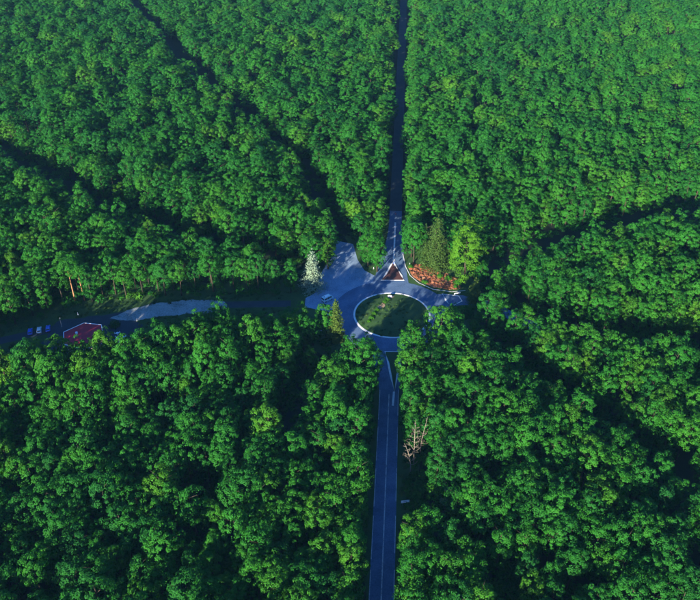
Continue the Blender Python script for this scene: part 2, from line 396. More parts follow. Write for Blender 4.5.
verge = flat(rough([(-150, 252), (-150, 222), (-120, 214), (-84, 216), (-58, 228), (-20, 232), (0, 226), (6, 214), (3, 120), (1, 40), (15, 40), (21, 150), (24, 214), (38, 226), (52, 240), (56, 262), (54, 300), (34, 312),
              (30, 340), (14, 340), (8, 318), (-6, 322), (-12, 300), (-26, 282), (-60, 280), (-118, 274)], 1.2, 3.0), 0.02)
tag(verge.build('verge', M['grass']), 'rough dark grass beside the roads and in the clearing', 'verge', kind='structure')

ra = MB(); ra.disc_ring(*RC, R_IN - .2, R_OUT, 0.05, 0.07, 96)
roundabout = tag(ra.build('roundabout_carriageway', M['asphalt']), 'ring of asphalt tinted skylight blue circling the grassed island', 'road', kind='structure')
L_s = 231 - 20
s_road = tag(strip(SOUTH, 0.06, lambda t: 3.5 + 4.0 * max(0, (t - 185) / 26) ** 1.6, lambda t: 3.5 + 3.6 * max(0, (t - 185) / 26) ** 1.6).build('south_road', M['asphalt']),
             'straight asphalt road with broken edge lines between tall trees', 'road', kind='structure')
n_road = tag(strip(NORTH, 0.06, lambda t: 3.1 + 5.9 * max(0, 1 - t / 55) ** 1.7, lambda t: 3.1 + 3.7 * max(0, 1 - t / 50) ** 1.5).build('north_road', M['asphalt']),
             'straight asphalt road leaving the roundabout through dark forest', 'road', kind='structure')
tag(strip([(road_x(SPLIT_Y), SPLIT_Y), (road_x(1000), 1000)], 0.06, 3.1).build('forest_road', M['lane']), 'shade-darkened narrow road continuing straight into the far forest', 'road', kind='structure')  # same road surface; deep forest shade is put into its darker colour
tag(strip([(38, 265), (48, 265.5), (58, 262.5), (70, 251), (80, 243)], 0.06, lambda t: max(2.8, 5.2 - t * .16), lambda t: max(2.8, 5.2 - t * .16)).build('east_road', M['asphalt']), 'short asphalt road leaving beside the red earth bed', 'road', kind='structure')
tag(flat([(13.5, 278.2), (11.0, 284.5), (6.5, 289), (3.5, 298), (1.5, 312), (-6, 315), (-9, 300), (-12.5, 288), (-15, 271), (-19, 267), (-19, 260.5), (-12, 258), (-7.2, 252), (-2, 262), (4, 274)], 0.045).build('apron', M['asphalt_old']),
    'pale worn asphalt apron where the van stands', 'road', kind='structure')
tag(strip(WEST[1:], 0.04, 2.3, 2.3).build('west_road', M['lane']), 'shade-darkened lane leading past the red-roofed house', 'road', kind='structure')  # tree shadows over the lane are painted in as a dark colour
tag(flat(rough([(-99, 252.4), (-94, 257), (-84.7, 262.8), (-70, 265.5), (-60, 266), (-53, 264), (-52, 260), (-58, 256.5), (-70, 255), (-80, 253), (-88, 250.5)], .4, 1.0), 0.065).build('gravel_yard', M['gravel']),
    'pale gravel parking yard in the clearing', 'yard', kind='structure')
tag(flat(rough([(-122, 236), (-120, 250), (-108, 254), (-95, 254), (-84, 248), (-84, 232), (-95, 224), (-112, 226)], .7), 0.03).build('house_yard', M['lane']),
    'paved yard round the red-roofed house', 'yard', kind='structure')
for nm, pl, lb in (('northwest_path', NWR[2:], 'unpaved ride cut diagonally through the forest towards the far corner'), ('west_path', WNW, 'narrow unpaved ride behind the clearing-edge trees'),
                   ('northeast_path', NER[1:], 'unpaved ride running behind the bright edge trees'), ('east_path', EAR[1:], 'short bent forest ride starting by the small conifer'),
                   ('southeast_path', SER[1:], 'curving forest ride leaving the roundabout past dense crowns'), ('southwest_path', SWR[1:], 'short forest ride between the columnar conifer and the road'), ('side_path', SIDE[1:], 'earth track turning off beside the white road sign')):
    tag(strip(pl, 0.035, 2.4).build(nm, M['path']), lb, 'path', kind='structure')

# painted lines are parts of the road they lie on
def line(parent, pts, w_, z, name, m='paint'): return strip(pts, z, w_ / 2).build(name, M[m], parent)
y = 60.0
while y < 205:
    for side in (-1, 1):
        a, b = y + (2 if side > 0 else 0), y + 15.5
        line(s_road, [(road_x(a) + side * 3.35, a), (road_x(b) + side * 3.35, b)], 0.22, 0.075, 'edge_line', 'paint_worn')
    y += 19.0
line(s_road, [(road_x(40) - .12, 40), (road_x(206), 206)], 0.34, 0.075, 'centre_line', 'paint_worn')

# ------------------------------------------------------------------ central island and splitter islands
isl = empty('traffic_island', (RC[0], RC[1], 0.0))
tag(isl, 'round grassed roundabout island inside a broad white kerb ring', 'traffic island')
MB().disc_ring(0, 0, R_IN - 0.75, R_IN, 0.0, 0.2, 96).build('kerb', M['kerb'], isl, 0.03)
lawn = MB(); nr, na = 10, 64
vs = [(0, 0, 1.0)]
for i in range(1, nr + 1):
    for k in range(na):
        a = 2 * math.pi * k / na; r = (R_IN - .72) * i / nr
        vs.append((r * math.cos(a), r * math.sin(a), 0.17 + 0.8 * (1 - (i / nr) ** 2) + (0 if i == nr else .06 * math.sin(7 * a + i))))
fs = [(0, 1 + k, 1 + (k + 1) % na) for k in range(na)]
for i in range(nr - 1):
    for k in range(na): fs.append((1 + i * na + k, 1 + (i + 1) * na + k, 1 + (i + 1) * na + (k + 1) % na, 1 + i * na + (k + 1) % na))
lawn.add(vs, fs).build('lawn', M['grass'], isl, smooth=True)
def lawn_z(dx, dy): return 0.17 + 0.8 * (1 - (dx * dx + dy * dy) / (R_IN - .72) ** 2)
def patch(dx, dy, rx, ry, a, name, m, parent):
    p = MB(); ring = []
    for k in range(14):
        t = 2 * math.pi * k / 14; q = rng.uniform(.75, 1.15); x, y = rx * q * math.cos(t), ry * q * math.sin(t)
        X, Y = dx + x * math.cos(a) - y * math.sin(a), dy + x * math.sin(a) + y * math.cos(a); ring.append((X, Y, lawn_z(X, Y) + .03))
    p.add([(dx, dy, lawn_z(dx, dy) + .09)] + ring, [(0, 1 + k, 1 + (k + 1) % 14) for k in range(14)]); return p.build(name, M[m], parent, smooth=True)
patch(-4.2, 5.2, 3.0, 1.3, R(62), 'bare_soil', 'sand', isl)
patch(0.2, 12.4, 1.9, 1.3, R(50), 'bare_soil', 'sand', isl)

def splitter(pts, label, fill='brick_red', tail=None):
    o = empty('splitter_island', (pts[0][0], pts[0][1], 0)); ox, oy = pts[0]
    tag(o, label, 'traffic island')
    P = [(x - ox, y - oy) for x, y in pts]; cx = sum(p[0] for p in P) / len(P); cyy = sum(p[1] for p in P) / len(P)
    inn = []
    n = len(P)
    for i in range(n):                                   # inset outline
        a, b, c = Vector(P[i - 1]), Vector(P[i]), Vector(P[(i + 1) % n]); u = (a - b).normalized(); v = (c - b).normalized()
        bis = (u + v).normalized(); s = max(.25, abs(u.x * v.y - u.y * v.x) ** .5 * .9); inn.append(b + bis * min(.75, .4 / s))
    m = MB(); N_ = n
    vs = [(x, y, .03) for x, y in P] + [(x, y, .2) for x, y in P] + [(p.x, p.y, .2) for p in inn] + [(p.x, p.y, .03) for p in inn]
    fs = []
    for i in range(n):
        j = (i + 1) % n
        for q in range(3): fs.append((q * n + i, q * n + j, (q + 1) * n + j, (q + 1) * n + i))
    m.add(vs, fs).build('kerb', M['kerb'], o)
    flat([(p.x, p.y) for p in inn], .15).build('paving', M[fill], o)
    if tail:
        strip([(x - ox, y - oy) for x, y in tail], .085, .38).build('painted_tail', M['paint'], o)
    return o
splitter([(13.6, 280.6), (24.0, 280.6), (22.6, 284.5), (20.9, 293.5), (20.0, 296.5), (19.2, 293.5), (16.4, 285.5)], 'triangular splitter island of red-brown paving where the north road enters', tail=[(20.05, 296.3), (22.6, 333)])
splitter([(13.4, 230.6), (20.4, 230.6), (18.6, 224), (17.2, 216), (16.1, 207), (15.6, 216), (14.9, 224)], 'narrow splitter island at the mouth of the south road beside overhanging crowns', 'grass', tail=[(16.0, 207.5), (15.2, 200)])
splitter([(42.2, 260.3), (47.8, 264.6), (46.8, 268.6), (39.6, 270.2), (41.2, 265.5)], 'small splitter island by the red earth bed', 'asphalt')
# kerb round the red earth bed
kb = strip([(24.6, 303), (25.2, 292), (26.8, 284.5), (30.2, 278.6), (36, 273.6), (44, 271.6), (50, 272.5)], .18, .16)
tag(kb.build('kerb', M['kerb']), 'thin pale kerb curving round the red earth bed', 'kerb', kind='structure')

# ------------------------------------------------------------------ trees
def in_view(x, y, h=12):
    c, s = math.cos(R(PITCH)), math.sin(R(PITCH)); d = y * c + (CAM_H - h) * s
    if d < 1: return False, 0, 0
    return (abs(761 * x / d) < 362 and -312 < 761 * (y * s - (CAM_H - h) * c) / d < 308), d, 0
cand = []
cell = {}; DMIN = 5.7
def spacing(y): return 4.9 + 3.3 * max(0, min(1, (y - 290) / 200))
def ok(x, y):
    dm = spacing(y); k = (int(x // 8), int(y // 8))
    for i in (-1, 0, 1):
        for j in (-1, 0, 1):
            for q in cell.get((k[0] + i, k[1] + j), ()):
                if (q[0] - x) ** 2 + (q[1] - y) ** 2 < dm * dm: return False
    return True
Y0, Y1 = 45, 850
tries = 150000
def put(x, y, d):
    if any((x - sx) ** 2 + (y - sy) ** 2 < sr * sr for sx, sy, sr in SPECIAL): return
    cell.setdefault((int(x // 8), int(y // 8)), []).append((x, y)); cand.append((x, y, d))
yy = 52.0
while yy < 208:                                        # closed rows of trees along the straight road
    put(road_x(yy) - 8.2 - random.uniform(0, 1.2), yy, .6); put(road_x(yy + 2) + 7.5 + random.uniform(0, 1.0), yy + 2, .6) if not 146 < yy + 2 < 178 else None
    yy += random.uniform(4.4, 5.6)
for a, b in ((-133, 213), (-112, 213)), ((-112, 213), (-86, 217)), ((-86, 217), (-60, 231)), ((-60, 231), (-45, 238.5)), ((-45, 238.5), (-14, 239.5)):   # and along the near side of the clearing
    n_ = int(math.dist(a, b) / 5)
    for k in range(n_): put(a[0] + (b[0] - a[0]) * k / n_ + random.uniform(-.6, .6), a[1] + (b[1] - a[1]) * k / n_ - random.uniform(0, 1.5), .6)
ys = np.sqrt(rng.uniform((Y0 + 95) ** 2, (Y1 + 95) ** 2, tries)) - 95
for y in ys:
    hw_ = 0.47 * y + 48; x = random.uniform(-hw_ - max(0, 75 - y * .1), hw_)
    if not ok(x, y): continue
    d = openness(x, y)
    if d < 0: continue
    if any((x - sx) ** 2 + (y - sy) ** 2 < sr * sr for sx, sy, sr in SPECIAL): continue
    cell.setdefault((int(x // 8), int(y // 8)), []).append((x, y)); cand.append((x, y, d))
print('trees', len(cand))

def tree_params(x, y, d):
    edge = d < 4.5
    v = random.choice([8, 9, 10]) if d < 9 and random.random() < (.35 if x < -20 and 255 < y < 285 else .88) else random.randrange(8)
    s = random.uniform(.8, 1.16); sz = (.4 + .6 * s) * random.uniform(.87, 1.13)
    if y > 330: sz *= random.uniform(.84, 1.12)
    if random.random() < .08: s *= .78; sz *= .74
    s *= .98 + .24 * max(0, min(1, (y - 290) / 200))
    e_ = 217 if x < -86 else 217 + (x + 86) * .54 if x < -45 else 239
    if -120 < x < -34 and e_ - 34 < y < e_ - 7: sz *= 1.34
    if -45 < x < -20 and 224 < y < 243: sz *= .76
    if -118 < x < -88 and 204 < y < 224: sz *= .86
    tint = min(1.1, max(-.1, random.gauss(.45, .14)))
    if random.random() < .012: tint = random.uniform(.7, .9)
    if edge: tint += .06
    return v, random.uniform(0, 6.283), s, sz, tint

def block(x, y):
    """which piece of the forest a tree stands in, named by things one can find"""
    rx = road_x(y)
    if y < 232:
        return 'house' if x < rx else 'sign'
    return 'other'
near = []
for t in cand:
    v, dist, _ = in_view(t[0], t[1])
    if v: near.append((math.sqrt(t[0] ** 2 + t[1] ** 2 + (CAM_H - 15) ** 2) , t))
near.sort()
edge_first = [(q, t) for q, t in near if t[2] < 5 and 200 < t[1] < 310 and -150 < t[0] < 75]
chosen = [t for q, t in edge_first[:70]]
cs = set(chosen)
for q, t in near:
    if len(chosen) >= 292: break
    if t not in cs: chosen.append(t); cs.add(t)

def make_tree(name, loc, crown, trunk, rz=0, s=1.0, sz=1.0, tint=.5, label='', cat='tree', group=None):
    e = empty(name, loc, rz); e.scale = (s, s, sz); tag(e, label, cat, group)
    t = bpy.data.objects.new('trunk', trunk); COL.objects.link(t); t.parent = e
    c = bpy.data.objects.new('crown', crown); COL.objects.link(c); c.parent = e; c['tint'] = float(tint)
    return e

ROWS = ['first', 'second', 'third', 'fourth', 'fifth', 'sixth', 'seventh', 'eighth', 'ninth', 'tenth', 'eleventh', 'twelfth', 'thirteenth', 'fourteenth', 'fifteenth']
def tree_label(x, y, d, tint, s):
    look = 'yellow-green' if tint > .68 else 'bright green' if tint > .48 else 'mid green' if tint > .3 else 'dark green'
    size = 'small ' if s < .84 else 'broad ' if s > 1.06 else ''
    rx = road_x(y); rr = math.hypot(x - RC[0], y - RC[1])
    if rr < 40: pos = 'beside the roundabout on the house side' if x < RC[0] - 6 and y < 262 else 'beside the roundabout on the white sign side' if y < 262 else 'behind the roundabout by the north road'
    elif x < -20 and y > 255: pos = 'on the far edge of the clearing ' + ('behind the gravel yard' if -100 < x < -44 else 'behind the maroon-roofed house' if x <= -100 else 'towards the silvery spruce')
    elif y > 232: pos = 'in the forest beyond the small rounded conifer'
    else:
        row = ROWS[min(14, int(max(0, abs(x - rx) - 6) / 7))]
        lev = ('short of the white sign' if y < 146 else 'level with the white sign' if y < 161 else 'level with the dead trees' if y < 182 else 'between dead trees and roundabout' if y < 205 else 'nearest the roundabout')
        pos = '%s row from straight road, %s, %s' % (row, 'house side' if x < rx else 'sign side', lev)
    return '%s%s tree%s %s' % (size, look, ',' if ' row ' in pos else '', pos), 'broadleaf trees near the straight road' if ' row ' in pos else 'broadleaf trees ' + pos
for (x, y, d) in chosen:
    v, rz, s, sz, tint = tree_params(x, y, d)
    lb, gr = tree_label(x, y, d, tint, s)
    make_tree('broadleaf_tree', (x, y, 0), KINDS[v][0], KINDS[v][1], rz, s, sz, tint, lb, 'tree', gr)

# the rest of the forest: one object
rest = [t for t in cand if t not in cs]
me = bpy.data.meshes.new('forest'); me.from_pydata([(x, y, 0) for x, y, d in rest], [], [])
prm = [tree_params(*t) for t in rest]
for nm, ty, vals in (('variant', 'INT', [p[0] for p in prm]), ('tint', 'FLOAT', [p[4] for p in prm])):
    a = me.attributes.new(nm, ty, 'POINT'); a.data.foreach_set('value', vals)
a = me.attributes.new('turn', 'FLOAT_VECTOR', 'POINT'); a.data.foreach_set('vector', [q for p in prm for q in (0, 0, p[1])])
a = me.attributes.new('size', 'FLOAT_VECTOR', 'POINT'); a.data.foreach_set('vector', [q for p in prm for q in (p[2], p[2], p[3])])
def scatter_group(name, coll):
    ng = bpy.data.node_groups.new(name, 'GeometryNodeTree')
    ng.interface.new_socket('Geometry', in_out='INPUT', socket_type='NodeSocketGeometry'); ng.interface.new_socket('Geometry', in_out='OUTPUT', socket_type='NodeSocketGeometry')
    N = ng.nodes; gi = N.new('NodeGroupInput'); go = N.new('NodeGroupOutput'); ip = N.new('GeometryNodeInstanceOnPoints')
    ci = N.new('GeometryNodeCollectionInfo'); ci.inputs['Collection'].default_value = coll; ci.inputs['Separate Children'].default_value = True; ci.inputs['Reset Children'].default_value = True
    def na(nm, ty):
        q = N.new('GeometryNodeInputNamedAttribute'); q.data_type = ty; q.inputs['Name'].default_value = nm; return q.outputs['Attribute']
    L = ng.links.new
    e2r = N.new('FunctionNodeEulerToRotation'); L(na('turn', 'FLOAT_VECTOR'), e2r.inputs[0])
    L(gi.outputs[0], ip.inputs['Points']); L(ci.outputs[0], ip.inputs['Instance']); ip.inputs['Pick Instance'].default_value = True
    L(na('variant', 'INT'), ip.inputs['Instance Index']); L(e2r.outputs[0], ip.inputs['Rotation']); L(na('size', 'FLOAT_VECTOR'), ip.inputs['Scale'])
    L(ip.outputs[0], go.inputs[0]); return ng
forest = bpy.data.objects.new('forest', me); COL.objects.link(forest)
forest.modifiers.new('scatter', 'NODES').node_group = scatter_group('forest_scatter', tree_src)
tag(forest, 'unbroken mass of green broadleaf crowns stretching away beyond the roundabout', 'forest', kind='stuff')

# --- trees that stand out
big_trunk = trunk_mesh('trunk', 24, .36, 8); big_crown = crown_mesh('crown', 1.2, 22, 6.6, 210, 38, (.65, 1.25), .54, low=-.95)
make_tree('spruce_tree', (38.5, 291, 0), conifer_mesh('crown', 2.2, 27, 7.2, M['leaf_spruce'], 15, .6, 1.25, shape=.5), trunk_mesh('trunk', 25, .36, 3), tint=.55, label='tall olive-brown spruce standing on the red earth bed')
make_tree('spruce_tree', (34.0, 297, 0), conifer_mesh('crown', 3, 19, 4.2, M['leaf_spruce'], 17, .6, 1.0, shape=.75), trunk_mesh('trunk', 22, .3, 3), rz=1, tint=.25, label='darker slimmer spruce close behind the tall olive spruce')
make_tree('blue_spruce', (-16.1, 274.5, 0), conifer_mesh('crown', 2.0, 20, 6.4, M['leaf_blue'], 14, .55, .8, shape=.8), trunk_mesh('trunk', 18, .26, 3), tint=.55, label='silvery white-green spruce beside the parked van')
make_tree('columnar_conifer', (-5.6, 238.5, 0), conifer_mesh('crown', 1.0, 19, 3.7, M['leaf_column'], 19, .5, 1.0, shape=.45), trunk_mesh('trunk', 18, .25, 3), tint=.5, label='narrow yellow-olive columnar conifer at the roundabout edge')
make_tree('small_conifer', (52.5, 264.5, 0), conifer_mesh('crown', .8, 12, 3.8, M['leaf_column'], 13, .5, 1.1, shape=.6), trunk_mesh('trunk', 11, .2, 3), rz=2, tint=.45, label='small rounded olive conifer near the east splitter island')
make_tree('broadleaf_tree', (51, 283, 0), crown_mesh('crown', 1.5, 26, 7.2, 270, 40, (.65, 1.25), .5, M['leaf_bright'], low=-.95), big_trunk, s=1.2, sz=1.08, tint=.6, label='huge bright yellow-green broadleaf tree beside the tall olive spruce')
make_tree('broadleaf_tree', (4, 209.5, 0), crown_mesh('crown', 1.5, 23, 7.0, 220, 38, (.65, 1.25), .54, low=-.95), big_trunk, rz=1, tint=.5, label='broad rounded broadleaf tree behind the columnar conifer at the road mouth')
for (x, y, s_, tn, lb) in ((34, 229.5, 1.0, .62, 'tall bright broadleaf tree whose crown hides part of the roundabout island'), (23.6, 219, .93, .5, 'full green broadleaf tree hiding one side of the narrow splitter island'),
                       (21.8, 207.5, .88, .66, 'leafy bright tree overhanging the straight road just past the narrow splitter'), (38.5, 236, .8, .4, 'dense green tree at the roundabout edge where the curving ride leaves')):
    make_tree('broadleaf_tree', (x, y, 0), big_crown, big_trunk, x, s_ * .86, s_, tn, lb)
make_tree('pale_tree', (29.5, 152.5, 0), crown_mesh('crown', 2.0, 9.5, 2.3, 30, 50, (.6, 1.0), .42, M['leaf_pale'], low=-.9), trunk_mesh('trunk', 9, .13, 4), tint=.5, label='small grey-green young tree in the gap behind the white road sign')
# two bare-trunked pines at the clearing edge
pc = crown_mesh('crown', 12.5, 21, 3.4, 40, 56, (.7, 1.2), .5)
pt = trunk_mesh('trunk', 20, .3, 4, M['bark_orange'], .62)
for (x, y, r_, s) in ((-116.5, 264.2, 0, 1.0), (-112.8, 265.0, 1.4, .94)):
    make_tree('pine_tree', (x, y, 0), pc, pt, r_, s, s, .5, 'tall pine with bare orange trunk at the edge of the house clearing', 'tree', 'pines with bare trunks')
# dead trees
def dead_tree(x, y, h, label, lean, nb):
    e = empty('dead_tree', (x, y, 0)); tag(e, label, 'dead tree')
    tr = MB(); lx, ly = lean
    P = lambda t: Vector((lx * t * t + .3 * math.sin(3 * t + x), ly * t * t + .25 * math.sin(4 * t + y), h * t))
    tr.tube([P(t / 8) for t in range(9)], [.24, .21, .19, .17, .15, .12, .09, .06, .03], 7)
    tr.build('trunk', M['deadwood'], e, smooth=True)
    for i in range(nb):
        t = .3 + .62 * i / nb; p = P(t); a = i * 2.2 + random.uniform(-.5, .5); L = (1.15 - t) * h * random.uniform(.16, .27)
        b = MB(); q1 = p + Vector((math.cos(a), math.sin(a), .35)) * L * .5; q2 = p + Vector((math.cos(a + .2), math.sin(a + .2), .6)) * L
        b.tube([p, q1, q2], [.085, .06, .02], 5)
        for k in range(3):
            f = .4 + .2 * k; s0 = p.lerp(q2, f); a2 = a + (-1) ** k * .9
            b.tube([s0, s0 + Vector((math.cos(a2), math.sin(a2), .4)) * L * .32], [.05, .015], 4)
        b.build('branch', M['deadwood'], e, smooth=True)
dead_tree(20.4, 172.5, 19, 'tallest bleached dead tree with bare branches along the straight road', (.5, 1.0), 20)
dead_tree(19.2, 168.5, 13, 'leaning bare dead tree, shorter of the two slim ones by the road', (-2.2, .5), 14)
dead_tree(23.4, 176.5, 17, 'dead trunk with few stubby branches half hidden in green leaves', (1.0, .4), 10)

# ------------------------------------------------------------------ low growth
def bush_mesh(name, r, h, n, leaf, material):
    u = unit(n); u[:, 2] = np.abs(u[:, 2]); k = rng.uniform(.55, 1.05, n)[:, None]
    w_ = 1 + .25 * np.sin(u[:, :1] * 5 + 1) * np.cos(u[:, 1:2] * 6)
    P = u * np.array([r, r, h]) * k * w_ + np.array([0, 0, .05])
    return leaves_mesh(name, P, u + rng.normal(size=(n, 3)) * .4 + np.array([0, 0, .4]), leaf, material)
bush_a = bush_mesh('foliage', 1.3, 1.5, 420, .34, M['leaf']); bush_b = bush_mesh('foliage', 1.0, 1.0, 300, .3, M['leaf'])
stem = MB().tube([(0, 0, -.05), (.03, 0, .5), (.05, .03, .8)], [.07, .05, .02], 5).mesh('stem'); stem.materials.append(M['bark'])
def shrub(x, y, z, s, tint, label, group=None, me_=None):
    e = empty('shrub', (x, y, z), random.uniform(0, 6)); e.scale = (s, s, s); tag(e, label, 'shrub', group)
    for nm, m_ in (('foliage', me_ or bush_a), ('stem', stem)):
        o = bpy.data.objects.new(nm, m_); COL.objects.link(o); o.parent = e; o['tint'] = float(tint)
for dx, dy, s in ((-1.6, 9.8, 1.2), (-2.6, 8.0, 1.0), (-6.0, 2.0, 1.15), (-7.4, -.6, 1.25), (-8.6, -3.4, 1.2), (-9.6, -5.4, .9)):
    shrub(RC[0] + dx, RC[1] + dy, lawn_z(dx, dy) - .05, s, .8, 'bright leafy shrub in the row across the grassed island', 'shrubs on the roundabout island', bush_b)
shrub(-95.5, 247.2, 0, 1.7, .0, 'dark round shrub in the yard right beside the maroon roof')
for x, y, s in ((47.5, 278, 1.5), (43.5, 281.5, 1.3), (27.5, 291.5, 1.0), (33.5, 278.6, .8), (32.4, 279.6, .7), (46.2, 275.2, .9), (40, 283.5, 1.1)):
    shrub(x, y, 0, s, .75, 'leafy green shrub growing on the red earth bed', 'shrubs on the red earth bed')

tag(flat(rough([(26.0, 292), (27.6, 285), (31, 279.8), (36.8, 275), (43.5, 273.2), (47.0, 275), (46.5, 280), (44, 286), (37, 291), (30, 294)], .35, 1.2), 0.05).build('earth_bed', M['bed']), 'red earth bed on the outer edge of the roundabout', 'flower bed', kind='structure')
def scatter_clumps(name, label, cat, pts, src_meshes, smin, smax):
    coll = bpy.data.collections.new(name + '_sources')
    for i, m_ in enumerate(src_meshes): coll.objects.link(bpy.data.objects.new('%s_source_%d' % (name, i), m_))
    me = bpy.data.meshes.new(name); me.from_pydata([(p[0], p[1], p[2]) for p in pts], [], []); n = len(pts)
    a = me.attributes.new('variant', 'INT', 'POINT'); a.data.foreach_set('value', [random.randrange(len(src_meshes)) for _ in range(n)])
    a = me.attributes.new('tint', 'FLOAT', 'POINT'); a.data.foreach_set('value', [random.gauss(.45, .22) for _ in range(n)])
    a = me.attributes.new('turn', 'FLOAT_VECTOR', 'POINT'); a.data.foreach_set('vector', [q for _ in range(n) for q in (0, 0, random.uniform(0, 6.28))])
    sz = [random.uniform(smin, smax) for _ in range(n)]
    a = me.attributes.new('size', 'FLOAT_VECTOR', 'POINT'); a.data.foreach_set('vector', [q for s in sz for q in (s, s, s * random.uniform(.7, 1.2))])
    o = bpy.data.objects.new(name, me); COL.objects.link(o); o.modifiers.new('scatter', 'NODES').node_group = scatter_group(name + '_scatter', coll)
    return tag(o, label, cat, kind='stuff')
def poly_pts(poly, n, z=0):
    xs = [p[0] for p in poly]; ysv = [p[1] for p in poly]; out = []
    while len(out) < n:
        x, y = random.uniform(min(xs), max(xs)), random.uniform(min(ysv), max(ysv))
        if inside(x, y, poly): out.append((x, y, z))
    return out
fern = [bush_mesh('fern', .55, .45, 60, .3, M['fern']) for _ in range(3)]
scatter_clumps('bracken', 'low rust-red bracken covering the earth bed beneath the tall spruce', 'bracken', poly_pts([(26.6, 291), (27.8, 285), (31, 280), (37, 275), (44, 273.2), (48.5, 274.5), (48, 281), (38, 290), (29, 295)], 300, .05), fern, .6, 1.3)
tuft = [bush_mesh('tuft', .7, .5, 50, .3, M['grassblade']) for _ in range(3)]
gp = []
tries = 0
while len(gp) < 2600 and tries < 60000:
    tries += 1
    x, y = random.uniform(-150, 62), random.uniform(110, 330)
    d = openness(x, y)
    if d > 1.5: continue
    rr = math.hypot(x - RC[0], y - RC[1])
    if rr < 25.6 and rr > 15.0: continue
    if abs(x - road_x(y)) < 4.6 + (5.5 if 200 < y < 312 else 0) and rr > 15: continue
    if inside(x, y, [(-28, 257), (-7, 250), (14, 278), (7, 290), (3, 314), (-8, 316), (-14, 288), (-18, 271), (-28, 270)]): continue
    if inside(x, y, [(-124, 222), (-124, 252), (-97, 253), (-85, 261.5), (-70, 264.3), (-60, 264.8), (-54, 262.8), (-53, 261), (-59, 257.7), (-80, 254), (-86, 250), (-86, 222)]): continue
    if y > 255 and x > 24 or x > 36: continue
    if any(seg_d(x, y, a, b) < 3.3 for a, b in zip(WEST[:-1], WEST[1:])): continue
    z = lawn_z(x - RC[0], y - RC[1]) - .08 if rr <= 15 else 0.0
    if rr <= 15 and random.random() < .35: continue
    gp.append((x, y, z))
scatter_clumps('grass_tufts', 'rough grass and weeds along the verges and on the roundabout island', 'grass', gp, tuft, .5, 1.3)

under = [bush_mesh('undergrowth', 1.5, 1.6, 110, .5, M['leaf']) for _ in range(3)]
up = []
while len(up) < 9500:
    y = 95 + 380 * random.random() ** 1.2; x = random.uniform(-1, 1) * (.47 * y + 25)
    d = openness(x, y)
    if d < -4 and d != -1 and random.random() < .8: continue
    if math.hypot(x - RC[0], y - RC[1]) < R_OUT + 5 or abs(x - road_x(y)) < 6.5: continue
    if inside(x, y, CLEAR) or inside(x, y, [(-30, 252), (0, 246), (16, 278), (8, 320), (-12, 320), (-30, 276)]) or inside(x, y, [(24, 262), (54, 262), (54, 280), (46, 300), (24, 310)]): continue
    if any(seg_d(x, y, a, b) < 5 for a, b in zip(WEST[:-1], WEST[1:])): continue
    up.append((x, y, 0))
scatter_clumps('undergrowth', 'low dark undergrowth between the forest trunks and along the rides', 'undergrowth', up, under, .6, 1.7)

# ------------------------------------------------------------------ vehicles
wheel_tyre = MB().disc_ring(0, 0, .19, .33, -.11, .11, 20).mesh('tyre'); wheel_tyre.materials.append(M['tyre'])
wheel_rim = MB().disc_ring(0, 0, .03, .2, -.09, .1, 14).mesh('rim'); wheel_rim.materials.append(M['metal'])
def add_wheels(e, L, Wd, fr, rr_):
    for x in (fr, -rr_):
        for sgn in (-1, 1):
            ty = bpy.data.objects.new('wheel', wheel_tyre); COL.objects.link(ty); ty.parent = e; ty.location = (x, sgn * (Wd / 2 - .1), .33); ty.rotation_euler = (R(90), 0, 0)
            rm = bpy.data.objects.new('rim', wheel_rim); COL.objects.link(rm); rm.parent = ty
def vehicle(name, loc, rz, prof, glass_side, wind, rear, Wd, paint, label, cat, fr, rr_, extra=None, group=None):
    """prof: (x,z) side outline; the upper body leans in"""
    e = empty(name, loc, rz); tag(e, label, cat, group)
    bm = MB(); n = len(prof); vs = []
    zt = max(z for x, z in prof); belt = .55 * zt
    for sgn in (-1, 1):
        for x, z in prof: vs.append((x, sgn * (Wd / 2 - max(0, z - belt) / (zt - belt) * .13 * min(1, 1.9 / zt + .1)), z))
    bm.add(vs, [tuple(range(n)), tuple(range(n, 2 * n))[::-1]] + [(i, n + i, n + (i + 1) % n, (i + 1) % n) for i in range(n)])
    bm.build('body', M[paint], e, .05)
    inn = lambda z: Wd / 2 - max(0, z - belt) / (zt - belt) * .13 * min(1, 1.9 / zt + .1)
    for quad in glass_side:
        for sgn in (-1, 1):
            g_ = MB(); g_.add([(x, sgn * (inn(z) + .012), z) for x, z in quad], [tuple(range(len(quad)))]); g_.build('side_window', M['glass'], e)
    for nm, ((x0, z0), (x1, z1)) in (('windscreen', wind), ('rear_window', rear)):
        dx, dz = x1 - x0, z1 - z0; L = math.hypot(dx, dz); nx, nz = dz / L, -dx / L
        if (nx < 0) != (nm == 'rear_window'): nx, nz = -nx, -nz
        if nm == 'windscreen' and nz < 0: nx, nz = -nx, -nz
        g_ = MB(); g_.add([(x0 + nx * .015, s_ * (inn(z0) - .1), z0 + nz * .015) for s_ in (-1, 1)] + [(x1 + nx * .015, s_ * (inn(z1) - .1), z1 + nz * .015) for s_ in (1, -1)], [(0, 1, 2, 3)]); g_.build(nm, M['glass'], e)
    xf = max(x for x, z in prof); xb = min(x for x, z in prof)
    for s_ in (-1, 1):
        MB().box(xf - .02, s_ * (Wd / 2 - .25), .68, .1, .3, .16).build('headlight', M['white'], e, .02)
        MB().box(xb + .02, s_ * (Wd / 2 - .2), .8, .08, .16, .26).build('tail_light', M['sign_red'], e, .02)
    MB().box(xf - .03, 0, .42, .16, Wd - .1, .2).build('bumper', M['dark'], e, .03)
    MB().box(xb + .03, 0, .42, .16, Wd - .1, .2).build('bumper', M['dark'], e, .03)
    add_wheels(e, xf - xb, Wd, fr, rr_)
    return e
